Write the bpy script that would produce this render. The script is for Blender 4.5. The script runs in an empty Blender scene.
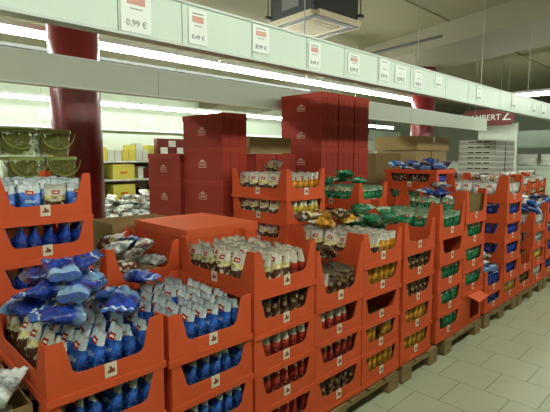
import bpy, bmesh, math, random
from mathutils import Vector, Matrix, noise as mnoise
R = random.Random(7)
SC = bpy.context.scene
COL = SC.collection
PI = math.pi

# ------------------------------------------------------------------ camera, world, exposure
H = 1.5
FPX = 450.0
pitch = math.atan(49.0/FPX); yaw = math.radians(45.6)
cd = bpy.data.cameras.new('camera'); cam = bpy.data.objects.new('camera', cd); COL.objects.link(cam)
cd.sensor_fit = 'HORIZONTAL'; cd.sensor_width = 36.0; cd.lens = 36.0*FPX/550.0; cd.clip_start = 0.05; cd.clip_end = 200
cam.location = (0, 0, H); cam.rotation_euler = (PI/2-pitch, 0, yaw-PI/2)
SC.camera = cam
w = bpy.data.worlds.new('world'); SC.world = w; w.use_nodes = True
w.node_tree.nodes['Background'].inputs[0].default_value = (0.80, 0.90, 0.78, 1)
w.node_tree.nodes['Background'].inputs[1].default_value = 0.25
SC.view_settings.view_transform = 'Standard'; SC.view_settings.look = 'None'
SC.view_settings.exposure = 0.40; SC.view_settings.gamma = 1.0; SC.view_settings.use_curve_mapping = False
LAMP_POWER = 34.0

# ------------------------------------------------------------------ materials
def lin(c): return tuple(((x/255)/12.92 if x/255 <= .04045 else ((x/255+.055)/1.055)**2.4) for x in c)+(1,)
class NT:
    def __init__(s, name, rough=.5):
        s.m = bpy.data.materials.new(name); s.m.use_nodes = True
        s.t = s.m.node_tree; s.b = s.t.nodes['Principled BSDF']; s.b.inputs['Roughness'].default_value = rough
    def n(s, typ, **kw):
        nd = s.t.nodes.new(typ)
        for k, v in kw.items(): setattr(nd, k, v)
        return nd
    def put(s, a, sock):
        if hasattr(a, 'is_output') or isinstance(a, bpy.types.NodeSocket): s.t.links.new(a, sock)
        else: sock.default_value = a
    def math(s, op, a, b=0.0, c=None):
        nd = s.n('ShaderNodeMath', operation=op); s.put(a, nd.inputs[0]); s.put(b, nd.inputs[1])
        if c is not None: s.put(c, nd.inputs[2])
        return nd.outputs[0]
    def mix(s, f, a, b):
        nd = s.n('ShaderNodeMix', data_type='RGBA'); s.put(f, nd.inputs[0]); s.put(a, nd.inputs[6]); s.put(b, nd.inputs[7])
        return nd.outputs[2]
    def noise(s, vec, scale, det=3, rough=.5):
        nd = s.n('ShaderNodeTexNoise'); nd.inputs['Scale'].default_value = scale; nd.inputs['Detail'].default_value = det
        nd.inputs['Roughness'].default_value = rough
        if vec is not None: s.t.links.new(vec, nd.inputs['Vector'])
        return nd.outputs['Fac']
    def coord(s, which='Object'): return s.n('ShaderNodeTexCoord').outputs[which]
    def bump(s, h, strength=.3, dist=.01):
        nd = s.n('ShaderNodeBump'); nd.inputs['Strength'].default_value = strength; nd.inputs['Distance'].default_value = dist
        s.t.links.new(h, nd.inputs['Height']); s.t.links.new(nd.outputs[0], s.b.inputs['Normal'])
    def base(s, c): s.put(c, s.b.inputs['Base Color'])
    def rect(s, u, v, cu, cv, hu, hv):
        a = s.math('LESS_THAN', s.math('ABSOLUTE', s.math('SUBTRACT', u, cu)), hu)
        b = s.math('LESS_THAN', s.math('ABSOLUTE', s.math('SUBTRACT', v, cv)), hv)
        return s.math('MULTIPLY', a, b)

def plain(name, rgb, rough=.5, metal=0, var=.12, scale=6, bump=0):
    k = NT(name, rough); k.b.inputs['Metallic'].default_value = metal
    c = lin(rgb); d = tuple(x*(1-var) for x in c[:3])+(1,)
    k.base(k.mix(k.noise(k.coord(), scale, 4), d, c))
    if bump: k.bump(k.noise(k.coord(), scale*12, 4), bump, .004)
    return k.m
def card(name, rgb, rough=.7, var=.14):
    k = NT(name, rough); c = lin(rgb); d = tuple(x*(1-var) for x in c[:3])+(1,)
    k.b.inputs['Specular IOR Level'].default_value = .15; co = k.coord(); oi = k.n('ShaderNodeObjectInfo').outputs['Random']
    f = k.math('ADD', k.math('MULTIPLY', k.noise(co, 9, 4), .7), k.math('MULTIPLY', oi, .3))
    k.base(k.mix(f, d, c)); k.bump(k.noise(co, 60, 3), .12, .003)
    return k.m
def emit(name, rgb, s):
    k = NT(name); k.b.inputs['Base Color'].default_value = (0, 0, 0, 1)
    k.b.inputs['Emission Color'].default_value = rgb; k.b.inputs['Emission Strength'].default_value = s
    return k.m

def bagmat(name, low, top, split=.58, bottom=None, cookie=None, logo=(178, 40, 32), rough=.22, stripe=None):
    """printed foil bag: coloured body, pale head with a small badge, optional see-through zone with biscuits"""
    k = NT(name, rough)
    uv = k.coord('UV'); sp = k.n('ShaderNodeSeparateXYZ'); k.t.links.new(uv, sp.inputs[0]); u, v = sp.outputs[0], sp.outputs[1]
    co = k.coord(); nz = k.noise(co, 22, 3)
    vv = k.math('ADD', v, k.math('MULTIPLY', k.math('SUBTRACT', nz, .5), .12))
    def sharp(f, a, b):
        mr = k.n('ShaderNodeMapRange'); k.put(f, mr.inputs[0]); mr.inputs[1].default_value = a; mr.inputs[2].default_value = b; return mr.outputs[0]
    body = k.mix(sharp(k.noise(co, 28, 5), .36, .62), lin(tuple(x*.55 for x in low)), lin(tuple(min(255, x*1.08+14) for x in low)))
    body = k.mix(k.math('MULTIPLY', sharp(k.noise(co, 70, 5, .7), .56, .70), .55), body, lin(tuple(min(255, x*.45+130) for x in low)))  # pale flecks: foil glints painted into the body colour
    if cookie:
        vo = k.n('ShaderNodeTexVoronoi'); vo.inputs['Scale'].default_value = 34; k.t.links.new(co, vo.inputs['Vector'])
        cc = k.mix(k.math('LESS_THAN', vo.outputs['Distance'], .44), lin(cookie[0]), lin(cookie[1]))
        cc = k.mix(k.math('MULTIPLY', nz, .35), cc, lin((140, 92, 54)))
        oo = k.math('LESS_THAN', vv, cookie[2])
        body = k.mix(oo, body, cc)
    col = k.mix(k.math('GREATER_THAN', vv, split), body, lin(top))
    if bottom:
        mr = k.n('ShaderNodeMapRange'); k.put(vv, mr.inputs[0]); mr.inputs[1].default_value = .26; mr.inputs[2].default_value = .06; k.put(k.math('MULTIPLY', mr.outputs[0], .85), (mm := k.n('ShaderNodeMix', data_type='RGBA')).inputs[0]); k.put(col, mm.inputs[6]); k.put(lin(bottom), mm.inputs[7]); col = mm.outputs[2]
    if stripe: col = k.mix(k.rect(u, vv, .5, split-.02, .5, .025), col, lin(stripe))
    if logo:
        col = k.mix(k.rect(u, v, .5, .76, .18, .062), col, lin(logo))
        col = k.mix(k.rect(u, v, .5, .76, .10, .018), col, lin((235, 225, 200)))
        col = k.mix(k.rect(u, v, .5, .50, .24, .045), col, lin(tuple(min(255, x*.35+top[i]*.65) for i, x in enumerate(low))))
    col = k.mix(k.math('GREATER_THAN', v, .955), col, lin(tuple(x*.86 for x in top)))
    hs = k.n('ShaderNodeHueSaturation'); oi = k.n('ShaderNodeObjectInfo').outputs['Random']
    k.t.links.new(k.math('MULTIPLY_ADD', oi, .35, .8), hs.inputs['Value']); k.t.links.new(col, hs.inputs['Color'])
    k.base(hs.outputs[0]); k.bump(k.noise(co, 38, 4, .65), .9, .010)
    k.b.inputs['Coat Weight'].default_value = .3
    return k.m

CHOC = ((62, 34, 20), (205, 190, 160))  # dark biscuit brown, then pale spots painted in as glints
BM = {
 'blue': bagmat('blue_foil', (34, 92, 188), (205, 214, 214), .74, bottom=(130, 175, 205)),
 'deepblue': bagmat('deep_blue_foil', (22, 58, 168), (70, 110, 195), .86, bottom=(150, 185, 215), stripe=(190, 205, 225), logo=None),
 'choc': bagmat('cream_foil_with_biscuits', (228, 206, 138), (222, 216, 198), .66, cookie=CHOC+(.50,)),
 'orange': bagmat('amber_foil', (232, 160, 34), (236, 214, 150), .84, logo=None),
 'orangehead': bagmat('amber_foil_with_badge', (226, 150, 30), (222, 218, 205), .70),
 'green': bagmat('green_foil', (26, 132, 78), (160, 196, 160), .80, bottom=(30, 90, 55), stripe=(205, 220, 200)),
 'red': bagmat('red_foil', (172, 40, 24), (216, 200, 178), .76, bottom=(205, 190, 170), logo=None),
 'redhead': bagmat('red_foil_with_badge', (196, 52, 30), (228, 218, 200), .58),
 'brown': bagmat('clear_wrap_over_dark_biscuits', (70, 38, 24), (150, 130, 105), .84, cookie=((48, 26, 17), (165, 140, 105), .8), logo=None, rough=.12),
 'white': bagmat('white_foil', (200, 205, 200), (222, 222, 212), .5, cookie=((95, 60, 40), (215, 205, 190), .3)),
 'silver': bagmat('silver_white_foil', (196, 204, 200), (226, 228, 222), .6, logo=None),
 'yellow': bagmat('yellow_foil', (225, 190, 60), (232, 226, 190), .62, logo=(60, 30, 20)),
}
M = {
 'tray': card('orange_red_card', (218, 92, 52)),
 'traydark': card('orange_red_card_edge', (224, 102, 60)),
 'inner': card('raw_card_inside', (172, 142, 92)),
 'box': card('dark_red_card', (162, 58, 44)),
 'boxlid': card('dark_red_card_lid', (170, 64, 48)),
 'kraft': card('brown_kraft_card', (160, 136, 92)),
 'kraftdark': card('olive_kraft_card', (126, 106, 66)),
 'label': plain('cream_label', (228, 216, 190), .5, var=.05),
 'emblem': plain('brown_red_print', (140, 60, 38), .5, var=.05),
 'print': plain('pale_print', (226, 190, 176), .5, var=.05),
 'ink': plain('grey_ink', (120, 122, 116), .6, var=.05),
 'inkblue': plain('faded_red_ink', (212, 158, 142), .6, var=.05),
 'paper': plain('white_paper', (232, 236, 226), .5, var=.03),
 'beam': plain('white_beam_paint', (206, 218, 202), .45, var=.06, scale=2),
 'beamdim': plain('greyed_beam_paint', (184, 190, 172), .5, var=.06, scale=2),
 'steel': plain('lamp_housing_white', (200, 205, 195), .4),
 'black': plain('black_plastic', (24, 24, 22), .5),
 'darkgrey': plain('dark_grey_duct', (44, 46, 43), .5),
 'acplate': plain('cream_plastic', (205, 190, 158), .45, var=.05),
 'wire': plain('galvanised_wire', (150, 150, 138), .4),
 'column': plain('maroon_paint', (112, 26, 28), .35, var=.15, scale=2),
 'ceiling': plain('ceiling_plaster', (142, 134, 106), .8, var=.10, scale=.8),
 'concrete': plain('ceiling_concrete', (128, 120, 98), .8, var=.14, scale=1.2),
 'wall': plain('wall_paint', (190, 198, 178), .7, var=.08, scale=.6),
 'signred': plain('brown_red_sign', (108, 34, 26), .4, var=.08),
 'shelf': plain('shelf_white', (214, 222, 208), .45, var=.05),
 'greycard': card('grey_card', (164, 162, 150), .6),
 'greytop': card('pale_grey_card', (200, 200, 190), .6),
 'navy': plain('navy_print', (30, 45, 90), .4),
 'yellowcard': card('yellow_card', (220, 208, 96)),
 'whitecard': card('white_card', (222, 224, 212)),
 'orangeprint': plain('orange_print', (214, 110, 30), .5),
}
def woodmat():
    k = NT('weathered_pallet_wood', .8); co = k.coord()
    mp = k.n('ShaderNodeMapping'); mp.inputs['Scale'].default_value = (3, 14, 14); k.t.links.new(co, mp.inputs[0])
    k.base(k.mix(k.noise(mp.outputs[0], 3, 5), lin((84, 66, 38)), lin((176, 148, 96)))); k.bump(k.noise(mp.outputs[0], 8, 4), .4, .004)
    return k.m
M['wood'] = woodmat()
def floormat():
    k = NT('floor_tiles', .32); co = k.coord()
    mp = k.n('ShaderNodeMapping'); k.t.links.new(co, mp.inputs[0])
    mp.inputs['Rotation'].default_value = (0, 0, PI/2)
    # rows run along world Y, stacked along X; measured row pitch .3215, tile .309
    mp.inputs['Location'].default_value = (FX, FY, 0)
    br = k.n('ShaderNodeTexBrick'); k.t.links.new(mp.outputs[0], br.inputs[0])
    br.offset = .5; br.inputs['Scale'].default_value = 1
    br.inputs['Brick Width'].default_value = .3085; br.inputs['Row Height'].default_value = .3215
    br.inputs['Mortar Size'].default_value = .0026; br.inputs['Mortar Smooth'].default_value = .1
    br.inputs['Color1'].default_value = lin((184, 188, 158)); br.inputs['Color2'].default_value = lin((178, 184, 154))
    br.inputs['Mortar'].default_value = lin((104, 108, 88))
    f = k.noise(co, 1.4, 5)
    k.base(k.mix(k.math('MULTIPLY', f, .28), br.outputs[0], lin((150, 146, 112))))
    bn = k.noise(co, 30, 3)
    k.t.links.new(k.math('MULTIPLY_ADD', bn, .12, .27), k.b.inputs['Roughness'])
    k.bump(k.math('SUBTRACT', 1.0, br.outputs['Fac']), .25, .002)
    return k.m
FX, FY = 0.0, 0.0
# Mapping point: rotation by +90 deg: x' = -y + FX ; y' = x + FY.  joints in y at 1.276*.926=1.1815 ; rows at x=3.474*.926=3.217
FX = 1.1815 + .30850*0.0
FY = -(3.217 % .3215) + .3215
M['floor'] = floormat()
M['tube'] = emit('lamp_tube_glow', (0.93, 1.0, 0.90, 1), LAMP_POWER)
def tubmat():
    k = NT('green_translucent_plastic', .25); k.base(lin((150, 160, 84))); k.b.inputs['Alpha'].default_value = .30; k.b.inputs['Transmission Weight'].default_value = .2
    k.b.inputs['IOR'].default_value = 1.2; return k.m
M['tub'] = tubmat()
M['seam'] = plain('dark_fold_gap', (70, 20, 14), .8)
M['tublid'] = plain('green_lid_plastic', (140, 150, 78), .35)

# ------------------------------------------------------------------ mesh helpers
def bx(bm, x0, x1, y0, y1, z0, z1, mi=0):
    vs = [bm.verts.new(p) for p in ((x0,y0,z0),(x1,y0,z0),(x1,y1,z0),(x0,y1,z0),(x0,y0,z1),(x1,y0,z1),(x1,y1,z1),(x0,y1,z1))]
    for f in ((3,2,1,0),(4,5,6,7),(0,1,5,4),(1,2,6,5),(2,3,7,6),(3,0,4,7)):
        bm.faces.new([vs[i] for i in f]).material_index = mi
def cyl(bm, p, q, r, n=10, r2=None):
    p, q = Vector(p), Vector(q); d = (q-p); L = d.length
    m = Matrix.Translation((p+q)/2) @ d.to_track_quat('Z', 'Y').to_matrix().to_4x4()
    bmesh.ops.create_cone(bm, cap_ends=True, segments=n, radius1=r, radius2=r if r2 is None else r2, depth=L, matrix=m)
def prism(bm, pts, axis, a, b):
    """pts (s,t) outline; axis 'y': s->x,t->z extruded in y from a to b; 'x': s->y,t->z; 'z': s->x,t->y"""
    def P(s, t, c): return {'y': (s, c, t), 'x': (c, s, t), 'z': (s, t, c)}[axis]
    A = [bm.verts.new(P(s, t, a)) for s, t in pts]; B = [bm.verts.new(P(s, t, b)) for s, t in pts]
    n = len(pts); bm.faces.new(A); bm.faces.new(B[::-1])
    for i in range(n): bm.faces.new([A[i], B[i], B[(i+1) % n], A[(i+1) % n]][::-1])
def mesh(name, bm, mats, smooth=False):
    bmesh.ops.recalc_face_normals(bm, faces=bm.faces)
    me = bpy.data.meshes.new(name); bm.to_mesh(me); bm.free()
    for m in (mats if isinstance(mats, (list, tuple)) else [mats]): me.materials.append(M[m] if isinstance(m, str) else m)
    if smooth:
        for p in me.polygons: p.use_smooth = True
    return me
def ob(name, me, parent=None, loc=(0,0,0), rot=(0,0,0)):
    o = bpy.data.objects.new(name, me); COL.objects.link(o); o.location = loc; o.rotation_euler = rot
    if parent: o.parent = parent
    return o
def tag(o, label, cat, group=None):
    o['label'] = label; o['category'] = cat
    if group: o['group'] = group
    return o
def thing(name, label, cat, loc=(0,0,0), rz=0, group=None):
    return tag(ob(name, None, None, loc, (0,0,rz)), label, cat, group)
def struct(name, me, loc=(0,0,0), rot=(0,0,0)):
    o = ob(name, me, None, loc, rot); o['kind'] = 'structure'; return o
def boxmesh(name, mat, *boxes):
    bm = bmesh.new()
    for b in boxes: bx(bm, *b)
    return mesh(name, bm, mat)
def textmesh(s, size, mat, name):
    cu = bpy.data.curves.new(name, 'FONT'); cu.body = s; cu.size = size; cu.extrude = .0006; cu.align_x = 'CENTER'; cu.align_y = 'CENTER'
    cu.materials.append(M[mat]); key = (s, round(size, 4), mat)
    if key not in TXT:
        tmp = bpy.data.objects.new('text_source', cu); COL.objects.link(tmp); bpy.context.view_layer.update()
        TXT[key] = bpy.data.meshes.new_from_object(tmp.evaluated_get(bpy.context.evaluated_depsgraph_get())); bpy.data.objects.remove(tmp)
    return TXT[key]
TXT = {}

# ------------------------------------------------------------------ setting
XA, XB, YA, YB, ZC = -6.0, 20.0, -6.0, 13.0, 3.35
struct('floor', boxmesh('floor', 'floor', (XA, XB, YA, YB, -.1, 0)))
struct('ceiling', boxmesh('ceiling', 'ceiling', (XA, XB, YA, YB, ZC, ZC+.1)))
struct('wall_back', boxmesh('wall_back', 'wall', (XA, XB, YB, YB+.1, 0, ZC)))
struct('wall_right', boxmesh('wall_right', 'wall', (XB, XB+.1, YA, YB, 0, ZC)))
struct('wall_left', boxmesh('wall_left', 'wall', (XA-.1, XA, YA, YB, 0, ZC)))
struct('wall_front', boxmesh('wall_front', 'wall', (XA, XB, YA-.1, YA, 0, ZC)))
# downstand beam across the ceiling and the thin panel joints
bm = bmesh.new(); prism(bm, [(3.6,-6),(4.17,-6),(11.4,13),(9.1,13)], 'z', ZC-.30, ZC)
struct('trim_1', mesh('ceiling_downstand', bm, 'concrete'))
for i, y in enumerate((.6, 2.9, 5.2, 7.5)):
    struct('trim_%d' % (i+2), boxmesh('ceiling_joint', 'concrete', (XA, XB, y-.015, y+.015, ZC-.012, ZC)))

# columns
def column(x, y, lab):
    t = thing('round_column', lab, 'column', (x, y, 0))
    bm = bmesh.new(); cyl(bm, (0,0,0), (0,0,ZC), .2, 40); ob('shaft', mesh('column_shaft', bm, 'column', True), t)
    for p in t.children[0].data.polygons: p.use_smooth = abs(p.normal.z) < .5
    bm = bmesh.new(); cyl(bm, (0,0,0), (0,0,.1), .215, 40); ob('base_ring', mesh('column_base', bm, 'darkgrey'), t)
column(1.52, 3.97, 'maroon round column behind the green plastic tubs')
column(7.62, 4.0, 'maroon round column behind the brown cartons')

# hanging white rails with price signs
def rail(label, x0, x1, y, z0, z1, mat, th=.05, joints=(), facing='y'):
    t = thing('hanging_rail', label, 'hanging rail', ((x0+x1)/2, y, z0))
    L = (x1-x0)/2; h = z1-z0
    ob('face_panel', boxmesh('rail_face', mat, (-L, L, -.012, 0, .012, h-.012)), t)
    ob('rail_channel', boxmesh('rail_channel', 'steel', (-L, L, -.02, th, 0, .012), (-L, L, -.02, th, h-.012, h), (-L, L, th-.006, th, .012, h-.012)), t)
    jm = boxmesh('rail_joint', 'ink', (-.002, .002, -.0128, -.0118, .012, h-.012))
    for j in joints: ob('panel_joint', jm, t, (j-(x0+x1)/2, 0, 0))
    return t
J1 = [.2, 1.18, 2.3, 3.3, 4.3, 5.3, 6.3]
rail('nearest long white hanging rail carrying the price signs', -3, 12, 1.85, 2.01, 2.215, 'beam', joints=[.89, 1.2, 1.63, 2.06, 2.43, 2.82, 3.28, 3.9, 4.37, 5.2])
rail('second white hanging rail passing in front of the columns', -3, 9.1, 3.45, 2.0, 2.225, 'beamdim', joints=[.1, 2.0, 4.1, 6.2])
rail('third white hanging rail seen behind the left column', -3, 12, 7.0, 1.96, 2.22, 'beam', joints=[2.2, 4.2])
rail('fourth and farthest white hanging rail behind the left column', -3, 12, 9.3, 1.78, 2.0, 'beam', joints=[3.2])
rail('short white rail low over the left background shelves', -3, 12, 11.6, 2.2, 2.45, 'beam')

def sign(rail_y, x, z, wd, ht, price, lab, group, lines=3, red=True):
    t = thing('price_sign', lab, 'sign', (x, rail_y, z), 0, group)
    ob('paper', boxmesh('sign_paper', 'paper', (-wd/2, wd/2, -.003, 0, 0, ht)), t)
    ob('print_line', boxmesh('sign_line', 'ink', (-wd*.28, wd*.3, -.004, -.003, ht*.86, ht*.89)), t); ob('print_line', boxmesh('sign_line', 'ink', (-wd*.2, wd*.2, -.004, -.003, ht*.52, ht*.54)), t)
    if red:
        bm = bmesh.new(); bx(bm, -wd*.3, wd*.3, -.004, -.003, ht*.62, ht*.80); ob('picture', mesh('sign_picture', bm, 'inkblue'), t)
    cu = textmesh(price, wd*.26, 'ink', 'price_text')
    o = ob('price', cu, t, (0, -.0042, ht*.2), (PI/2, 0, 0))
    return t
SY = 1.835
sg = [(-.03,2.02,.13,.185,'0,99 €','far left edge of the picture'),(.97,2.025,.14,.185,'0,99 €','above the left column'),(1.285,2.03,.105,.16,'0,49 €','second from the largest sign'),
 (1.69,2.055,.12,.14,'8,99 €','below the air conditioner'),(2.13,2.035,.11,.15,'8,49 €','right of the air conditioner'),
 (2.53,2.05,.13,.13,'0,99 €','over right edge of dark red cartons')]
for x,z,a,b,p,l in sg: sign(SY, x, z, a, b, p, 'white price sign reading %s on nearest rail, %s' % (p, l), 'price signs on the nearest rail')
for x,z,a,b,l in [(2.9,2.05,.13,.15,'first of three close together'),(3.13,2.06,.16,.12,'middle of three close together'),(3.40,2.05,.13,.14,'last of three close together'),
 (3.75,2.09,.12,.11,'left of the far column gap'),(4.62,2.05,.13,.14,'over the grey card stack'),(5.62,2.05,.14,.15,'above the dark red shop sign'),(6.35,2.05,.13,.13,'next to the brightest far lamp'),(6.75,2.04,.2,.15,'nearest the right picture edge')]:
    sign(SY, x, z, a, b, '0,99 €', 'small white price sign on the nearest rail, '+l, 'price signs on the nearest rail', red=False)
for x, l in ((2.72,'right beside the tubs'),(3.78,'middle of the three'),(4.55,'right of the three')):
    sign(6.97, x-.0, 2.02, .16, .16, '1,29 €', 'tiny white price sign on the third rail, '+l, 'price signs on the third rail', red=False)
sign(6.97, 2.2, 2.02, .16, .17, '1,09 €', 'tiny white price sign on the third rail, left of the column', 'price signs on the third rail', red=False)

# fluorescent lamps in rows
lm_h = boxmesh('lamp_housing', 'steel', (-.74, .74, -.035, .035, .03, .075), (-.755,-.745,-.03,.03,-.02,.03), (.745,.755,-.03,.03,-.02,.03))
bm = bmesh.new(); cyl(bm, (-.745,0,0), (.745,0,0), .032, 14); lm_t = mesh('lamp_tube', bm, 'tube', True)
bm = bmesh.new(); cyl(bm, (0,0,.07), (0,0,ZC-2.57), .003, 6); lm_w = mesh('lamp_wire', bm, 'wire')
def lamp(x, y, z, lab, grp, rz=0):
    t = thing('fluorescent_lamp', lab, 'lamp', (x, y, z), rz, grp)
    ob('housing', lm_h, t); ob('tube', lm_t, t); o = ob('hanging_wire', lm_w, t, (.5,0,0)); o.scale = (1,1,(ZC-z-.0)/(ZC-2.57))
rows = [(.3,-3,8,'row over the aisle edge'),(4.35,-2,8.6,'row just above the second rail'),(8.1,-1,13,'row above the third rail behind the left column'),(5.7,0,9,'added unseen row between the second and third rail'),(11,-1,13,'farthest row at the back of the shop')]  # row between second and third rail is added to brighten the background shelves
for y, xa, xb, l in rows:
    x = xa
    while x < xb:
        lamp(x, y, 3.22 if 5 < y < 6 else 2.56 if y < 8 else 2.46, 'bare white fluorescent tube lamp in the '+l, 'lamps: '+l); x += 1.52
for yy in (2.68, 1.16): lamp(9.02, yy, 2.61, 'bare white fluorescent tube running crosswise at the upper right edge', 'crosswise lamps at upper right', PI/2+.0)
# black cable tray under each lamp row
for y, z, l in ((4.5, 2.455, 'black cable tray below the lamp row behind the second rail'), (8.3, 2.32, 'black cable tray below the lamp row behind the third rail')):
    tag(ob('cable_tray', boxmesh('cable_tray', 'darkgrey', (-3.2, 3.2, -.02, .02, 0, .03)), None, (1.9 if y < 5 else 4, y, z)), l, 'cable tray')

# hanger rods of the rails
bm = bmesh.new(); cyl(bm, (0,0,0), (0,0,ZC-2.21), .0035, 6); rod = mesh('hanger_rod', bm, 'wire')
for i, x in enumerate((.1, 2.08, 3.45, 4.75, 6.2, 8.5)):
    l = ['left of the left column','in front of the air conditioner','over the brown cartons','left of the far lamps','at the right picture edge','farthest along the rail'][i]
    tag(ob('hanger_rod', rod, None, (x, 1.87, 2.212)), 'thin steel hanger rod of the nearest rail, '+l, 'hanger rod', 'hanger rods of the nearest rail')
for i, x in enumerate((.1, 2.2, 4.2, 6.3, 8.6)):
    tag(ob('hanger_rod', rod, None, (x, 3.47, 2.222)), 'thin steel hanger rod holding the second rail', 'hanger rod', 'hanger rods of the second rail')

# air conditioner
t = thing('ceiling_air_conditioner', 'square cream ceiling air conditioner in a dark grey housing', 'air conditioner', (3.82, 3.30, 2.88), math.radians(-3))
ob('housing', boxmesh('ac_housing', 'darkgrey', (-.33,.33,-.33,.33,.05,.42)), t)
bm = bmesh.new(); bx(bm, -.38,.38,-.38,.38,.0,.05); bmesh.ops.bevel(bm, geom=[e for e in bm.edges if abs((e.verts[0].co-e.verts[1].co).z) > .01], offset=.06, segments=4, affect='EDGES')
ob('face_plate', mesh('ac_plate', bm, 'acplate'), t)
ob('air_slot', boxmesh('ac_slot', 'black', (-.34,.34,-.34,-.27,-.004,.002),(-.34,.34,.27,.34,-.004,.002),(-.34,-.27,-.27,.27,-.004,.002),(.27,.34,-.27,.27,-.004,.002)), t)
bm = bmesh.new()
for i in range(9): bx(bm, -.2+i*.047, -.18+i*.047, -.2, .2, -.008, .0)
ob('intake_grille', mesh('ac_grille', bm, 'acplate'), t)
for sx in (-1,1):
    for sy in (-1,1):
        bm = bmesh.new(); cyl(bm, (sx*.35,sy*.35,.1), (sx*.35,sy*.35,.46), .006, 6); bx(bm, sx*.35-.03, sx*.35+.03, sy*.35-.02, sy*.35+.02, .1, .13)
        ob('hanger', mesh('ac_hanger', bm, 'black'), t)
ob('rating_label', boxmesh('ac_label', 'ink', (-.335,-.33,-.1,.15,.14,.30)), t)
bm = bmesh.new(); pts = [(-.37,.1,.3),(-.9,.25,.3),(-1.0,.5,.38),(-1.05,.9,.44)]
for a, b in zip(pts, pts[1:]): cyl(bm, a, b, .03, 10)
ob('refrigerant_pipe', mesh('ac_pipe', bm, 'black'), t)
bm = bmesh.new(); cyl(bm, (5.95,4.6,3.02), (5.62,2.73,3.02), .02, 8)
tag(ob('ceiling_conduit', mesh('ceiling_conduit', bm, 'darkgrey')), 'thin dark conduit crossing under the ceiling near the wide beam', 'conduit')

# shop sign
t = thing('hanging_shop_sign', 'brown red hanging sign with white capital letters below the nearest rail', 'sign', (10.2, 3.85, 2.36), 0)
bm = bmesh.new(); bx(bm, 0, .03, -.54, .54, -.19, .16); bmesh.ops.bevel(bm, geom=[e for e in bm.edges if abs((e.verts[0].co-e.verts[1].co).x) > .01], offset=.05, segments=4, affect='EDGES')
ob('board', mesh('sign_board', bm, 'signred'), t)
cu = textmesh('LAMBERT', .175, 'paper', 'sign_text'); ob('lettering', cu, t, (-.003, .09, -.02), (PI/2, 0, -PI/2))
cu = textmesh('Z', .28, 'paper', 'sign_text'); ob('large_letter', cu, t, (-.003, -.39, .0), (PI/2, 0, -PI/2))
for yy in (-.4,.4): ob('hanging_rod', boxmesh('sign_rod', 'wire', (.01,.018,yy-.004,yy+.004,.16,ZC-2.36)), t)
tag(ob('white_display_board', boxmesh('display_board', 'shelf', (0, .04, -.45, .38, 0, 2.23)), None, (10.6, 3.8, 0)), 'plain white board standing below the brown red sign', 'board')
t = thing('small_flag_sign', 'small red sign with white mark beside the dark red cartons', 'sign', (6.4, 4.6, 1.95))
ob('board', boxmesh('flag_board', 'signred', (0,.02,-.16,.16,-.14,.16)), t)
ob('hanging_rod', boxmesh('flag_rod', 'wire', (.005,.015,-.005,.005,.16,1.40)), t)
ob('white_mark', boxmesh('flag_mark', 'paper', (-.003,0,-.02,.07,-.05,-.01),(-.003,0,-.0,.03,-.05,.06)), t)

# ------------------------------------------------------------------ bags
def bag_mesh(name, wd, ht, th, seed, mat):
    r = random.Random(seed); nu, nv = 12, 14
    off = Vector((seed*3.1, seed*1.7, 0))
    bm = bmesh.new(); uvl = bm.loops.layers.uv.new('UVMap')
    ph = [r.uniform(0, 6.28) for _ in range(6)]
    lean = r.uniform(-.012, .012); tipw = r.uniform(-.008, .008)
    def P(i, j, s):
        u = i/nu; v = j/nv
        q = 2*u-1
        prof = (1-abs(q)**3.2)**.55 if abs(q) < 1 else 0
        if v < .1: tv = .55+.45*(v/.1)**.5
        elif v < .48: tv = 1
        else: tv = max(0.02, 1-((v-.48)/.45)**1.05) if v < .92 else .02
        wr = r.uniform(-.10,.10)*(1 if 0<v<.9 else 0)+.09*math.sin(9*u+ph[0]+4*v)+.06*math.sin(13*v+ph[1])+.05*math.sin(17*u*v+ph[2])
        y = s*(th/2)*prof*tv*(1+wr*1.6) + lean*v*v*2
        if v > .85: y += .004*math.sin(22*u+ph[3])
        fo = 1-abs(mnoise.noise(Vector((q*2.2, v*3.2, s*4.0))+off))*2.4; f2 = mnoise.noise(Vector((q*5, v*7, s*9.0))+off)
        if .02 < v < .95 and abs(q) < .99: y += s*(.006*fo-.004+.004*f2)
        ww = wd*(1-.05*math.sin(PI*min(v/.9, 1))-(.03 if v > .8 else 0))
        x = q*ww/2 + tipw*v
        z = ht*v + (.004*math.sin(7*u+ph[4]) if v > .5 else 0)
        if v == 0: z = .003*abs(q)
        return (x, y, z)
    F = {}
    for s in (-1, 1):
        for i in range(nu+1):
            for j in range(nv+1):
                if s == 1 and i in (0, nu): F[s,i,j] = F[-1,i,j]; continue
                F[s,i,j] = bm.verts.new(P(i, j, s))
    for s in (-1, 1):
        for i in range(nu):
            for j in range(nv):
                q = [(i,j),(i+1,j),(i+1,j+1),(i,j+1)]
                if s == 1: q = q[::-1]
                try: f = bm.faces.new([F[s,a,b] for a, b in q])
                except ValueError: continue
                f.smooth = True
                for l, (a, b) in zip(f.loops, q): l[uvl].uv = (a/nu if s == -1 else 1-a/nu, b/nv)
    for i in range(nu):
        f = bm.faces.new([F[-1,i+1,0], F[-1,i,0], F[1,i,0], F[1,i+1,0]] if 0 < i < nu-1 else ([F[-1,i+1,0], F[-1,i,0], F[1,i+1,0]] if i == 0 else [F[-1,i+1,0], F[-1,i,0], F[1,i,0]]))
        for l in f.loops: l[uvl].uv = (.5, .2)
    me = bpy.data.meshes.new(name); bm.to_mesh(me); bm.free(); me.materials.append(mat); return me
BAGW, BAGH, BAGT = .112, .165, .056
BAGS = {k: [bag_mesh(k+'_bag', BAGW, BAGH, BAGT, 10*i+len(k), m) for i in range(4)] for k, m in BM.items()}
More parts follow.
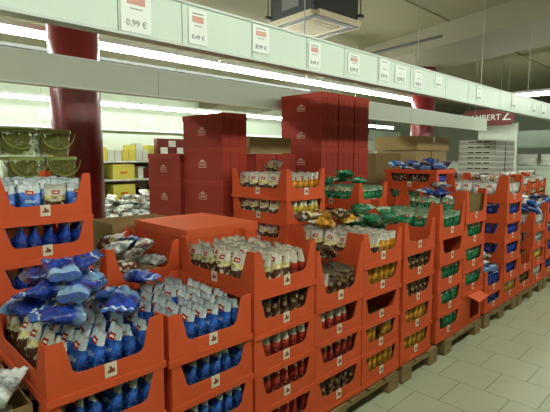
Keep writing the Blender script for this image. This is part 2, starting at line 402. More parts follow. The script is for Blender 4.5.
LOOK = {'blue':'pale headed blue bag','deepblue':'all blue foil bag','choc':'cream biscuit print bag','orange':'amber yellow bag',
 'orangehead':'white headed amber bag','green':'green foil bag','red':'dark red bag','redhead':'white headed red bag',
 'brown':'clear brown biscuit bag','white':'white foil bag','yellow':'pale yellow bag','silver':'silver white bag'}
BNAME = {'blue':'blue_biscuit_bag','deepblue':'plain_blue_bag','choc':'cream_biscuit_bag','orange':'amber_bag','orangehead':'white_headed_amber_bag','green':'green_bag',
 'red':'red_bag','redhead':'white_headed_red_bag','brown':'clear_biscuit_bag','white':'white_foil_bag','yellow':'yellow_bag','silver':'silver_bag'}
ALLBAGS = []
from mathutils.bvhtree import BVHTree
from mathutils import Euler
PLACED = []
def mat_of(o): return Matrix.Translation(o.location) @ Euler(o.rotation_euler).to_matrix().to_4x4() @ Matrix.Diagonal((*o.scale, 1))
def tree(o):
    m = mat_of(o); me = o.data
    return BVHTree.FromPolygons([m @ v.co for v in me.vertices], [p.vertices[:] for p in me.polygons])
def put_bag(kind, loc, rot, label, group, sc=1.0, settle=False):
    o = ob(BNAME[kind], R.choice(BAGS[kind]), None, loc, rot); o.scale = (sc, sc, sc)
    ALLBAGS.append(o)
    if settle:
        near = [q for q in PLACED if (q[0]-Vector(loc)).xy.length < .30]
        for step in range(70):
            t = tree(o)
            if not any(t.overlap(q[1]) for q in near if abs(q[0].z-o.location.z) < .26): break
            o.location.z += .007
    c = mat_of(o) @ Vector((0, 0, BAGH/2)); PLACED.append((c if False else o.location.copy(), tree(o)))
    return tag(o, label, 'bag', group)

# ------------------------------------------------------------------ trays
TW, TD, TH, SK = .412, .585, .1825, .026
def cut(W, Hh, sill, a, b, lean=0.0):
    """outline of a panel whose middle is cut down to the sill with rounded shoulders"""
    pts = [(-W/2, 0), (W/2, 0), (W/2, Hh), (W/2-a, Hh)]
    xi = W/2-b; n = 6; c = []
    x0 = W/2-a; dz = Hh-sill; r = min(.03, dz*.5)
    xm = xi+(x0-xi)*.35
    c.append((xm, sill+r*1.1))
    for i in range(1, n+1):
        t = i/n; c.append((xm+(xi-.02-xm)*(math.sin(t*PI/2)), sill+r*1.1*(1-math.sin(t*PI/2))**1 if False else sill+r*1.1*(1-math.sin(t*PI/2))))
    c = [c[0]]+[(xm+(xi-.022-xm)*(1-math.cos(t*PI/2/n)), sill+r*1.1*(1-math.sin(t*PI/2/n))) for t in range(1, n+1)]
    pts += c; pts += [(-x, z) for x, z in c[::-1]]; pts += [(-(W/2-a), Hh), (-W/2, Hh)]
    return pts
def panel(axis, W, Hh, sill, a, b, p, q):
    bm = bmesh.new(); prism(bm, cut(W, Hh, sill, a, b), axis, p, q); return mesh('tray_panel', bm, ['tray'])
T = .005
PAN = {}
for v, (Hf, sf, af, bf, ss, as_, bs) in {'stack': (TH-SK, .058, .040, .072, .058, .055, .09), 'top': (.196, .058, .036, .080, .058, .045, .10), 'tall': (.238, .058, .03, .08, .058, .07, .115),
    'low': (.178, .060, .055, .088, .062, .045, .10), 'wide': (.185, .060, .04, .085, .062, .11, .14), 'spike': (.305, .06, .022, .10, .062, .03, .11), 'flat': (.11, .06, .03, .06, .06, .04, .08)}.items():
    PAN[v] = dict(front_panel=panel('y', TW, Hf, sf, af, bf, -TD/2, -TD/2+T), back_panel=panel('y', TW, Hf, sf, af, bf, TD/2-T, TD/2),
      left=panel('x', TD-2*T, Hf, ss, as_, bs, -TW/2, -TW/2+T), right=panel('x', TD-2*T, Hf, ss, as_, bs, TW/2-T, TW/2))
bm = bmesh.new(); bx(bm, -TW/2+T, TW/2-T, -TD/2+T, TD/2-T, .0, .005); floor_me = mesh('tray_floor', bm, 'inner')
e = .005
bm = bmesh.new()
bx(bm, -TW/2-e, TW/2+e, -TD/2-e, -TD/2+.001, -SK, .0); bx(bm, -TW/2-e, TW/2+e, TD/2-.001, TD/2+e, -SK, .0)
bx(bm, -TW/2-e, -TW/2+.001, -TD/2+.001, TD/2-.001, -SK, .0); bx(bm, TW/2-.001, TW/2+e, -TD/2+.001, TD/2-.001, -SK, .0)
skirt_me = mesh('tray_skirt', bm, 'tray')
bm = bmesh.new(); bx(bm, -.021, .021, -.0015, 0, -.025, .025); lab_me = mesh('tray_label', bm, 'label')
bm = bmesh.new(); prism(bm, [(-.012,-.010),(.013,-.010),(.013,.004),(.004,.004),(.001,.013),(-.006,.013),(-.004,.001),(-.012,-.003)], 'y', -.003, -.0015)
emb_me = mesh('label_emblem', bm, 'emblem')
def tray(x, y, z, kind, label, group, rz=0.0, sticker='f', zs=1.0):
    t = thing('display_tray', label, 'display tray', (x, y, z), rz, group)
    P = PAN[kind]
    ob('front_panel', P['front_panel'], t); ob('back_panel', P['back_panel'], t); ob('side_panel', P['left'], t); ob('side_panel', P['right'], t)
    ob('tray_floor', floor_me, t); ob('rim_skirt', skirt_me, t)
    if 'f' in sticker:
        s = ob('label_sticker', lab_me, t, (.0, -TD/2, .036)); ob('emblem', emb_me, s)
    if 'l' in sticker:
        s = ob('label_sticker', lab_me, t, (-TW/2, -.0, .036), (0, 0, -PI/2)); ob('emblem', emb_me, s)
    t.scale = (1, 1, zs)
    return t
def fill(x, y, z, kind, where, n_x=6, n_y=5, mode='front', rz=0, jit=1.0, left=None, lean=0.0, miss=0.0, face=None, nleft=1):
    """stand bags in a tray; faces look along -X; mode front / left / corner / full"""
    if face:
        c, sn = math.cos(rz), math.sin(rz)
        for j in range(7):
            for i in range(3 if j else len(face)):
                k = face[i] if not j else kind
                px = -TW/2+.055+(TW-.11)*(i/(2 if j else len(face)-1)); py = -TD/2+.04+j*.078
                put_bag(k, (x+px*c-py*sn, y+px*sn+py*c, z+.006), (R.uniform(-.02,.04), R.uniform(-.02,.02), rz+R.uniform(-.06,.06)), '%s upright in %s' % (LOOK[k], where), LOOK[k]+'s in '+where, .98 if j else .88)
        return
    sx = (TW-.04)/n_x; sy = (TD-.03)/n_y
    for i in range(n_x):
        for j in range(n_y):
            if mode == 'front' and j > 0: continue
            if mode == 'left' and i > 0: continue
            if mode == 'corner' and i > 0 and j > 0: continue
            if R.random() < miss: continue
            k = left if (left and i < (nleft if mode == 'full' else 1)) else kind
            px = -TW/2+.02+sx*(i+.5)+R.uniform(-.003,.003)*jit; py = -TD/2+.015+sy*(j+.5)+R.uniform(-.002,.002)*jit
            s = min(1.0, sy/.117)
            c, sn = math.cos(rz), math.sin(rz)
            put_bag(k, (x+px*c-py*sn, y+px*sn+py*c, z+.006+R.uniform(0,.004)), (R.uniform(-.015,.015)*jit-lean, R.uniform(-.02,.02)*jit, -PI/2+rz+R.uniform(-.07,.07)*jit),
                    '%s upright in %s' % (LOOK[k], where), LOOK[k]+'s in '+where, s)
def heap(x, y, z, kinds, n, where, rx=.15, ry=.22, rise=.10, sc=1.0, seed=0):
    """loose bags dropped one after another at random spots; each comes to rest on those below, none higher than rise"""
    r = random.Random(seed+int(x*100)); i = 0
    for att in range(n*5):
        if i >= n: break
        k = kinds[i % len(kinds)]
        px, py = r.uniform(-rx, rx), r.uniform(-ry, ry); edge = 1-.5*max(abs(px)/rx, abs(py)/ry)**2
        yawb = r.choice((0, PI))+r.uniform(-.8, .8)+(PI/2 if r.random() < .4 else 0)
        m = Matrix.Rotation(yawb, 3, 'Z') @ Matrix.Rotation(r.uniform(-.25, .25), 3, 'Y') @ Matrix.Rotation(-r.uniform(.74, 1.05)*PI/2, 3, 'X')
        c = m @ Vector((0, 0, BAGH*sc/2)); z0 = z+.03-c.z+abs(c.z)*.4
        o = put_bag(k, (x+px-c.x, y+py-c.y, z0), m.to_euler(), '%s lying loose on %s' % (LOOK[k], where), LOOK[k]+'s loose on '+where, sc, True)
        if o.location.z-z0 > rise*edge:
            PLACED.pop(); ALLBAGS.pop(); bpy.data.objects.remove(o)
        else: i += 1

ORD = ['top','second','third','fourth','fifth','sixth','seventh','eighth','ninth']
def stack(x0, y0, ztop, n, pitch, kinds, name, top='top', sticker='f', mode='front', left=None, rz=0.0, jx=.006, topmode=None, miss=(), topkw={}, zlow=.157):
    """x0,y0 front left corner; trays from the top (base z ztop) down"""
    x, y = x0+TW/2, y0+TD/2
    n = max(1, round((ztop-zlow)/pitch)+1); pitch = (ztop-zlow)/max(1, n-1) if n > 1 else pitch
    for i in range(n):
        z = ztop-i*pitch
        dx, dy, dr = R.uniform(-jx, jx), R.uniform(-jx, jx)*.6, R.uniform(-.012, .012)+rz
        k = kinds[i] if i < len(kinds) else kinds[-1]
        lv = (ORD[i]+' tray') if i else 'top tray'
        where = '%s of %s' % (lv, name)
        tray(x+dx, y+dy, z, top if i == 0 else 'stack', 'orange red display tray, %s of %s' % (ORD[i] if i else 'topmost', name), 'display trays of '+name, dr, sticker, 1.0 if i == 0 else pitch/TH)
        if k is None: continue
        lf = left[min(i, len(left)-1)] if left else None
        if i == 0: fill(x+dx, y+dy, z, k, where, rz=dr, mode=topmode or 'full', left=lf, **topkw)
        else: fill(x+dx, y+dy, z, k, where, rz=dr, mode=mode, left=lf, miss=miss[i] if i < len(miss) else 0)

Y1, Y2 = 1.445, 2.13
# --- front row along the aisle
N0 = 'nearest stack at lower left'
stack(.422, Y1, .742, 4, .1825, ['blue','blue','blue'], N0, top='low', mode='corner', left=['choc','choc'], topkw=dict(lean=.05))
N1 = 'second front stack from left'
stack(.860, Y1, .725, 4, .1825, ['blue','blue','blue','blue'], N1, top='low')
N2 = 'third front stack from left'
stack(1.288, Y1, .888, 5, .1825, ['redhead','brown','redhead','red','red'], N2, sticker='fl', topmode='full', left=['choc'], mode='front', topkw=dict(nleft=4))
N3 = 'fourth front stack from left'
stack(1.705, Y1, .722, 4, .178, ['brown','redhead','red','brown'], N3, top='spike', topkw=dict(miss=.15, nleft=2), left=['redhead'], miss=(0,.4,0,0))
N4 = 'fifth front stack from left'
stack(2.127, Y1, .878, 5, .18, ['orangehead','orange','orange','orangehead','orange'], N4, top='wide', sticker='fl', left=['choc','orange'], topkw=dict(nleft=3), miss=(0,0,.4,.1,0))
N5 = 'sixth front stack from left'
stack(2.572, Y1, .886, 5, .184, [None,'brown','brown','orange','orange'], N5)
N6 = 'seventh front stack from left'
stack(3.07, Y1, .926, 5, .2, ['green',None,'green','green','green'], N6, top='tall')
N7 = 'stack over the torn carton'
stack(3.49, Y1, 1.0, 4, .192, ['green','green','green','green'], N7, top='tall', left=['green'], zlow=.405, topmode='left')
N8 = 'low ninth front stack'
stack(3.975, Y1, .305, 2, .19, ['deepblue','deepblue'], N8)
N9 = 'tall tenth front stack'
stack(4.395, Y1, 1.095, 6, .188, ['white','deepblue','deepblue','deepblue','deepblue','yellow'], N9, top='tall', mode='corner')
N10 = 'low eleventh front stack'
stack(4.83, Y1, .345, 2, .19, [None,'brown'], N10)
N11 = 'twelfth front stack from left'
stack(5.25, Y1, .72, 4, .19, ['white','white','yellow','white'], N11, mode='corner')
N12 = 'thirteenth front stack'
stack(5.70, Y1, .80, 4, .19, ['deepblue','blue','deepblue','deepblue'], N12)
N13 = 'fourteenth front stack'
stack(6.15, Y1, .75, 4, .19, ['white','choc','white','white'], N13)

# --- second row
NS0 = 'back stack below green tubs'
stack(.455, Y2, 1.228, 6, .181, ['blue','deepblue','deepblue','deepblue','brown','brown'], NS0, mode='front', topkw=dict(face=['blue','blue','choc','blue']))
NM = 'back stack right of column'
stack(.93, Y2, .85, 4, .1825, [None,'white','blue','blue'], NM)
NS1 = 'tall back middle stack'
stack(2.215, Y2+.02, 1.22, 5, .181, ['orangehead','yellow','orange','orange'], NS1, sticker='fl', mode='corner', left=['choc','choc','choc','choc'])
NG = 'green bag back stack'
stack(3.04, Y2, 1.09, 4, .18, ['green','green','green','green'], NG, sticker='fl', mode='corner')
NA = 'back stack with closed lid'
stack(4.31, Y2-.04, 1.185, 4, .18, ['deepblue','green','green','green'], NA, top='stack', sticker='fl', left=['brown','green','green'], topmode='corner', mode='corner')
NB = 'back stack before grey trays'
stack(4.93, Y2, 1.0, 4, .18, ['white','white','deepblue'], NB, mode='corner', top='flat')
NC = 'back stack behind tenth front'
stack(5.5, Y2, 1.05, 4, .18, ['white','deepblue','deepblue'], NC, mode='corner', top='flat')
for q, (xx, nm, k) in enumerate(((6.1,'third','white'),(6.6,'second','choc'),(7.1,'middle','white'),(7.6,'farthest but one','choc'),(8.1,'farthest','white'))):
    stack(xx, Y2+.02*q, 1.0+.01*q, 4, .18, [k,'choc','white','deepblue'], top='flat', name='far right back stack, %s' % nm, mode='corner', sticker='fl'); heap(xx+.2, Y2+.3, 1.0+.01*q+.13, ['white','choc','redhead'], 12, 'far right back stack, %s' % nm, .15, .22, .05, seed=40+q)

# heaps
heap(.62, 1.80, .742+.155, ['deepblue','deepblue','blue','deepblue'], 34, 'top tray of '+N0, .15, .22, .15, seed=21, sc=1.06)
heap(1.06, 1.97, .725+.12, ['deepblue','white'], 2, 'top tray of '+N1, .15, .06, .05, seed=5)
heap(1.91, 1.73, .722+.15, ['brown','redhead','choc'], 6, 'top tray of '+N3, .10, .19, .07, seed=2)
heap(2.36, 1.93, .878+.16, ['orange','orangehead','choc'], 9, 'top tray of '+N4, .15, .12, .09, seed=4)
heap(2.76, 1.86, .886+.03, ['green'], 16, 'rear of sixth front stack', .15, .12, .20, seed=6)
heap(1.14, 2.38, .85+.01, ['silver','white','white','silver','white','deepblue','choc'], 26, 'top tray of '+NM, .11, .19, .155, seed=8)
heap(2.42, 2.5, 1.22+.15, ['choc','orange','choc'], 4, 'top tray of '+NS1, .12, .12, .04, seed=9)
heap(3.25, 2.42, 1.09+.15, ['green'], 8, 'top tray of '+NG, .13, .2, .08, seed=10)
heap(4.52, 2.36, 1.185+.17, ['deepblue','blue','deepblue'], 12, 'lid of '+NA, .15, .24, .08, seed=11)
heap(5.14, 2.42, 1.0+.15, ['white','deepblue','choc','white'], 24, 'top tray of '+NB, .12, .2, .22, seed=12)
heap(5.7, 2.4, 1.05+.15, ['white','deepblue','white'], 8, 'top tray of '+NC, .14, .22, .06, seed=13)
heap(3.75, 1.80, 1.0+.02, ['deepblue','white','blue','white'], 22, 'top tray of '+N7, .08, .14, .22, seed=14)
heap(4.18, 1.72, .305+.15, ['blue','white','blue','deepblue'], 10, 'top tray of '+N8, .13, .22, .12, seed=15)
heap(5.46, 1.72, .72+.15, ['blue','white','deepblue','white'], 12, 'top tray of '+N11, .13, .22, .14, seed=16)
heap(5.9, 1.72, .80+.15, ['white','blue'], 8, 'top tray of '+N12, .13, .22, .08, seed=17)

# lid tray on stack A
t = thing('tray_lid', 'flat orange red card lid under the loose blue bags', 'lid', (4.516, 2.383, 1.36))
ob('lid_plate', boxmesh('lid_plate', 'tray', (-.2,.2,-.285,.285,-.006,0)), t)
ob('lid_rim', boxmesh('lid_rim', 'tray', (-.213,.213,-.3,-.293,-.03,.012),(-.213,.213,.293,.3,-.03,.012),(-.213,-.207,-.293,.293,-.03,.012),(.207,.213,-.293,.293,-.03,.012)), t)

# torn open carton under eighth stack
t = thing('torn_display_carton', 'orange red carton torn open at the front with hanging flap', 'carton', (3.70, Y1+.29, .125))
ob('carton_body', boxmesh('torn_body', 'tray', (-.2,.2,.28,.285,0,.26),(-.205,-.2,-.285,.285,0,.26),(.2,.205,-.285,.285,0,.26),(-.2,.2,-.285,.28,0,.005),(-.2,-.02,-.285,-.28,.005,.26),(.16,.2,-.285,-.28,.005,.26),(-.02,.16,-.285,-.28,.005,.04)), t)
bm = bmesh.new(); bx(bm, -.11, .14, -.10, 0, 0, .005); ob('torn_flap', mesh('torn_flap', bm, 'traydark'), t, (0,-.286,.255), (.35,0,.08))
# brown open carton in the eleventh stack
t = thing('tall_brown_sleeve', 'dark brown open card sleeve standing in the low eleventh stack', 'carton', (5.03, 1.66, .355))
ob('sleeve_wall', boxmesh('sleeve', 'kraftdark', (-.12,.12,-.12,-.115,0,.42),(-.12,.12,.115,.12,0,.42),(-.12,-.115,-.115,.115,0,.42),(.115,.12,-.115,.115,0,.42)), t)
t = thing('card_divider', 'folded olive card divider in the top tray of the eighth front stack', 'divider', (3.73, 1.475, 1.01))
ob('divider_panel', boxmesh('divider', 'kraftdark', (-.11,.16,0,.006,0,.19),(.0,.006,.006,.12,0,.19)), t)
t = thing('card_divider', 'brown card divider in the top tray of the tall tenth front stack', 'divider', (4.66, 1.50, 1.105))
ob('divider_panel', boxmesh('divider', 'kraftdark', (-.1,.02,0,.006,0,.20)), t)

# flat closed box between the stacks
def closed_box(name, label, cat, x0, x1, y0, y1, z0, z1, mat, lidm, rz=0, group=None, lid=.045, seams=(), logo=False, printm='print', tape=False):
    w_, d_, h_ = x1-x0, y1-y0, z1-z0
    t = thing(name, label, cat, ((x0+x1)/2, (y0+y1)/2, z0), rz, group)
    o = .004
    ob('carton_body', boxmesh('carton_body', mat, (-w_/2+o, w_/2-o, -d_/2+o, d_/2-o, 0, h_-.002)), t)
    if lid: ob('carton_lid', boxmesh('carton_lid', lidm, (-w_/2, w_/2, -d_/2, d_/2, h_-lid, h_)), t)
    for s in seams:
        ob('flap_seam', boxmesh('flap_seam', 'ink' if mat != 'box' else 'seam', (s-.002, s+.002, -d_/2+o-.0008, -d_/2+o, 0, h_-lid)), t)
    if logo:
        bm = bmesh.new(); cx, cz = 0, (h_-lid)*.55; X = -w_/2+o-.001
        for a, b, c, d in ((-.052,.052,-.024,-.020),(-.052,.052,.014,.018),(-.052,-.048,-.020,.014),(.048,.052,-.020,.014),(-.036,.036,-.006,.003),(-.026,.026,.024,.032),(-.007,.007,.032,.040),(-.026,-.016,.032,.037),(.016,.026,.032,.037)):
            bx(bm, X, X+.001, a, b, cz+c, cz+d)
        ob('printed_emblem', mesh('printed_emblem', bm, printm), t)
    if tape: ob('packing_tape', boxmesh('packing_tape', 'label', (-.03,.03,-d_/2+o-.001,-d_/2+o,h_-.08,h_)), t)
    return t
# the stack it lies on
closed_box('flat_tray_carton', 'wide flat orange red carton with closed lid behind the white bags', 'carton', 1.39, 1.93, 2.13, 2.74, .93, 1.09, 'tray', 'traydark', .0, lid=.05)
closed_box('flat_tray_carton', 'orange red carton under the wide flat one', 'carton', 1.39, 1.92, 2.14, 2.73, .55, .928, 'tray', 'tray', 0, lid=.05)
closed_box('flat_tray_carton', 'lowest orange red carton under the wide flat one', 'carton', 1.39, 1.92, 2.14, 2.73, .125, .548, 'tray', 'tray', 0, lid=.05)

# dark red cartons
BW, BD, BH = .262, .55, .272
def redstack(x, y, ztop, n, who, bh=BH, rz=0.0, bd=BD, logo=True, seams=(-.045, .045)):
    n = round(ztop/bh); bh = ztop/n
    for i in range(n):
        z = ztop-bh*(i+1)
        closed_box('dark_red_carton', 'dark red lidded carton, %s of the %s' % (ORD[i] if i else 'topmost', who), 'carton', x, x+BW-.007, y, y+bd, z+.001, z+bh-.001, 'box', 'boxlid', rz, 'cartons of the '+who, seams=seams, logo=logo)
redstack(2.17, 2.80, 1.845, 6, 'column left of tall middle stack', .264)
redstack(2.14, 3.36, 1.53, 5, 'short column right of maroon pillar', .255)
redstack(3.37, 2.80, 2.12, 7, 'left column of the tallest group')
redstack(3.374+BW, 2.80, 2.12, 7, 'middle column of the tallest group', logo=False)
redstack(3.378+2*BW, 2.80, 2.12, 7, 'right column of the tallest group', logo=False)
redstack(2.70, 3.0, 1.53, 5, 'low column behind the tall middle stack', .255, logo=False)
redstack(2.97, 3.0, 1.53, 5, 'low column beside the tallest group', .255, logo=False)
closed_box('brown_carton', 'tan carton lying on the low dark red column', 'carton', 2.66, 3.2, 3.04, 3.4, 1.535, 1.68, 'kraft', 'kraft', 0, lid=.0, tape=False)
# brown cartons
closed_box('brown_carton', 'long brown carton on top at the centre right', 'carton', 5.22, 6.12, 2.80, 3.42, 1.585, 1.765, 'kraft', 'kraft', 0, lid=0, tape=True)
closed_box('brown_carton', 'left brown carton just below the long top one', 'carton', 5.24, 5.64, 2.82, 3.40, 1.3, 1.58, 'kraft', 'kraft', 0, lid=0)
closed_box('brown_carton', 'right brown carton just below the long top one', 'carton', 5.66, 6.10, 2.82, 3.40, 1.3, 1.58, 'kraft', 'kraft', 0, lid=0)
closed_box('brown_carton', 'dark brown carton left of the pale brown ones', 'carton', 4.55, 5.1, 2.95, 3.45, 1.2, 1.545, 'kraftdark', 'kraftdark', 0, lid=0)
closed_box('brown_carton', 'lowest brown carton carrying the brown stack', 'carton', 5.24, 6.10, 2.82, 3.40, .0, 1.298, 'kraft', 'kraft', 0, lid=0)
closed_box('brown_carton', 'lowest carton under the dark brown one', 'carton', 4.57, 5.08, 2.95, 3.45, .0, 1.198, 'kraftdark', 'kraftdark', 0, lid=0)
# open brown carton behind the middle tray
t = thing('open_brown_carton', 'open brown carton with its flaps up behind the mixed bags', 'carton', (1.52, 3.0, .6))
ob('carton_wall', boxmesh('open_carton', 'kraft', (-.24,.24,-.17,-.165,0,.46),(-.24,.24,.165,.17,0,.46),(-.24,-.235,-.165,.165,0,.46),(.235,.24,-.165,.165,0,.46),(-.235,.235,-.165,.165,0,.005)), t)
closed_box('brown_carton', 'brown carton hidden under the open one', 'carton', 1.28, 1.76, 2.83, 3.17, 0, .598, 'kraftdark', 'kraftdark', 0, lid=0)

# grey card stacks
bm = bmesh.new(); bx(bm, -.4,.4,-.29,.29,0,.086)
gm = mesh('grey_layer', bm, 'greycard')
for s, (x, y, ww, lab) in enumerate(((7.9, 2.82, .42, 'left grey stack'), (8.38, 2.82, .42, 'right grey stack'))):
    bm_ = boxmesh('grey_tray_body', 'greycard', (0, ww, 0, .62, 0, .084))
    rim = boxmesh('grey_tray_rim', 'greytop', (-.004, ww+.004, -.004, 0, .06, .088), (-.004, 0, 0, .62, .07, .088))
    slot = boxmesh('grey_tray_slot', 'black', (-.003, 0, .10, .20, .045, .066), (-.003, 0, .23, .33, .045, .066), (-.003, 0, .36, .46, .045, .066))
    for i in range(9):
        t = thing('grey_card_tray', 'flat grey card tray, %s from the top of the %s' % (['first','second','third','fourth','fifth','sixth','seventh','eighth','ninth'][i], lab), 'card tray', (x+R.uniform(-.008,.008), y, 1.70-i*.09), 0, 'grey trays of the '+lab)
        ob('tray_body', bm_, t); ob('rim', rim, t); ob('slot', slot, t)
    closed_box('grey_carton', 'grey carton carrying the '+lab, 'carton', x, x+ww, y, y+.62, 0, .975, 'greycard', 'greycard', 0, lid=0)

# green tubs on a stack behind the left trays
closed_box('brown_carton', 'carton carrying the green tubs behind the left stack', 'carton', .3, 1.14, 2.8, 3.3, 0, 1.338, 'kraftdark', 'kraftdark', 0, lid=0)
def tub_meshes():
    bm = bmesh.new(); n = 28
    def ring(z, s, th=0):
        out = []
        for i in range(n):
            a = 2*PI*i/n; c, s_ = math.cos(a), math.sin(a)
            r = 1/((abs(c)**5+abs(s_)**5)**(1/5))
            out.append(bm.verts.new((c*r*(s-th), s_*r*(s*.9-th), z)))
        return out
    R_ = [ring(0, .088), ring(.004, .092), ring(.125, .104), ring(.125, .104, .003), ring(.006, .092, .003)]
    bm.faces.new(R_[0][::-1]); bm.faces.new(R_[4])
    for a, b in zip(R_, R_[1:]):
        for i in range(n): bm.faces.new([a[i], a[(i+1)%n], b[(i+1)%n], b[i]])
    body = mesh('tub_body', bm, 'tub', True)
    bm = bmesh.new(); A = ring(.122, .109); B = ring(.138, .109); Cc = ring(.141, .10)
    for a, b in ((A, B), (B, Cc)):
        for i in range(n): bm.faces.new([a[i], a[(i+1)%n], b[(i+1)%n], b[i]])
    bm.faces.new(Cc); bm.faces.new(A[::-1]); lid = mesh('tub_lid', bm, 'tublid')
    bm = bmesh.new(); pts = [(.112*math.cos(a), -.104, .122-.085*math.sin(a)) for a in [PI*i/14 for i in range(15)]]
    for a, b in zip(pts, pts[1:]): cyl(bm, a, b, .003, 6)
    return body, lid, mesh('tub_handle', bm, 'tublid')
tb, tl, th_ = tub_meshes()
rr = random.Random(5); bm = bmesh.new()
for i in range(90):
    z = .02+.09*rr.random(); a, b = rr.uniform(-.08,.08), rr.uniform(-.07,.07)
    m = Matrix.Translation((a, b, z)) @ Matrix.Rotation(rr.uniform(0,6), 4, 'X') @ Matrix.Rotation(rr.uniform(0,6), 4, 'Y')
    bmesh.ops.create_cone(bm, cap_ends=True, segments=8, radius1=.016, radius2=.012, depth=.012, matrix=m)
sweets = mesh('tub_sweets', bm, plain('brown_green_sweets', (150, 118, 66), .4, var=.6, scale=30))
spots = [(.52,3.0,0,'lower row, leftmost and cut by the picture edge'),(.80,2.95,0,'lower row, middle and widest in view'),(1.02,3.02,0,'lower row, right one beside the column'),
         (.56,2.98,1,'upper row, leftmost'),(.775,2.98,1,'upper row, middle'),(.985,3.0,1,'upper row, right one beside the column')]
for x, y, u, l in spots:
    t = thing('green_plastic_tub', 'green translucent lidded tub of sweets, '+l, 'tub', (x, y, 1.341+u*.164), .12, 'green tubs behind the left stack')
    t.scale = (.92, .92, 1.15)
    ob('tub_body', tb, t); ob('tub_lid', tl, t); ob('carry_handle', th_, t)
    s = ob('sweets', sweets, t, (0,0,0)); s['kind'] = 'stuff'

# lower left tray with clear wrapped packs
t = thing('divided_carton', 'olive brown divided carton of silver packs at the lower left corner', 'carton', (.20, 1.80, .53))
for a, b in (((-.2,.2,-.28,-.275,0,.185),'front_wall'),((-.2,.2,.275,.28,0,.185),'back_wall'),((-.2,-.195,-.275,.275,0,.185),'side_wall'),((.195,.2,-.275,.275,0,.185),'side_wall'),((-.195,.195,-.275,.275,0,.005),'carton_floor')): ob(b, boxmesh('divided_'+b, 'kraft', a), t)
for yy in (-.095, .088): ob('divider', boxmesh('carton_divider', 'kraftdark', (-.194,.194,yy-.002,yy+.002,.006,.175)), t)
for i in range(5):
    for j in range(3):
        put_bag('silver', (.05+i*.073, 1.615+j*.184, .555), (0, .1, -PI/2+R.uniform(-.15,.15)), 'silver white wrapped pack standing in the lower left corner carton', 'packs in the lower left corner carton', 1.0)
heap(.26, 1.74, .70, ['silver'], 6, 'lower left corner carton',   .09, .17, .05, seed=50)
closed_box('brown_carton', 'carton carrying the divided carton at the lower left corner', 'carton', .0, .40, 1.52, 2.08, 0, .524, 'kraftdark', 'kraftdark', 0, lid=0)

# pallets
def pallet(x0, x1, y0, y1, label, nb=3, ztop=.12):
    t = thing('wooden_pallet', label, 'pallet', ((x0+x1)/2, (y0+y1)/2, 0), 0, 'wooden pallets under the front row')
    L, D = (x1-x0)/2, (y1-y0)/2
    for i in range(nb):
        xc = -L+.065+(2*L-.13)*i/(nb-1)
        for j in range(3):
            yc = -D+.05+(2*D-.10)*j/2
            ob('block', boxmesh('pallet_block', 'wood', (xc-.062, xc+.062, yc-.048, yc+.048, .016, .082)), t)
        ob('bottom_board', boxmesh('pallet_bottom', 'wood', (xc-.06, xc+.06, -D, D, 0, .0155)), t)
    for j in range(3):
        yc = -D+.05+(2*D-.10)*j/2
        ob('stringer_board', boxmesh('pallet_stringer', 'wood', (-L, L, yc-.05, yc+.05, .0825, .0995)), t)
    n = max(3, int((x1-x0)/.16)); ww = (2*L)/n
    for i in range(n): ob('deck_board', boxmesh('pallet_deck', 'wood', (-L+ww*i+.006, -L+ww*(i+1)-.02, -D-.004, D+.004, .1, ztop-.001)), t)
PL = [(.42,1.27,'pallet under the two nearest front stacks'),(1.285,2.545,'pallet under the red and amber bag stacks'),(2.585,3.09,'short pallet under the stack with an empty top tray'),(3.20,3.895,'pallet under the green bag stacks'),
      (3.97,4.80,'pallet under the blue bag stacks'),(4.84,5.66,'pallet under the twelfth front stack'),(5.69,6.57,'pallet at the right picture edge')]
for i, (a, b, l) in enumerate(PL): pallet(a, b, Y1-.008, Y1+.61, 'weathered wooden '+l, 3 if b-a > .7 else 2)
for a, b, l in ((.44,1.36,'left back'),(1.38,2.0,'flat carton'),(2.2,3.5,'middle back'),(4.0,5.3,'cartons back'),(5.45,6.6,'far back'),(6.65,8.6,'farthest back')):
    pallet(a, b, Y2-.01, Y2+.63, 'wooden pallet in the second row under the %s stacks' % l, 3)

# ------------------------------------------------------------------ background shop
def shelf(x0, x1, y, z1, levels, label, back=True):
    t = thing('shop_shelf', label, 'shelf', ((x0+x1)/2, y, 0)); L = (x1-x0)/2
    ob('back_panel', boxmesh('shelf_back', 'shelf', (-L, L, .42, .45, 0, z1)), t)
    for s in (-L, L-.03): ob('upright', boxmesh('shelf_upright', 'shelf', (s, s+.03, 0, .42, 0, z1)), t)
    bm_ = boxmesh('shelf_board', 'shelf', (-L+.03, L-.03, 0, .42, 0, .025))
    for z in levels: ob('shelf_board', bm_, t, (0,0,z))
    return t
shelf(1.9, 4.6, 6.3, 1.78, (.15,.5,.85,1.15,1.42), 'white shop shelf of packs seen between column and dark red cartons')
pk = {}
def packbox(w_, d_, h_, mat):
    key = (w_, d_, h_, mat)
    if key not in pk:
        bm = bmesh.new(); bx(bm, -w_/2, w_/2, 0, d_, 0, h_); bmesh.ops.bevel(bm, geom=bm.edges[:], offset=.006, segments=1, affect='EDGES'); pk[key] = mesh('pack', bm, mat)
    return pk[key]
def packrow(x0, x1, y, z, w_, h_, mats, lab, grp):
    x = x0; i = 0
    while x+w_ <= x1:
        m = R.choice(mats)
        tag(ob('shelf_pack', packbox(w_*.92, .2, h_*R.choice((.6,.75,.9,1)), m), None, (x+w_/2, y, z)), lab, 'pack', grp); x += w_; i += 1
packrow(1.95, 4.5, 6.33, 1.446, .11, .26, ['yellowcard','whitecard','whitecard','whitecard','yellowcard'], 'small pale pack on the top board of the background shelf', 'packs on the top board of the background shelf')
packrow(1.95, 2.85, 6.33, 1.176, .1, .2, ['whitecard','yellowcard','signred'], 'small pack on the second board of the background shelf', 'packs on the second board of the background shelf')
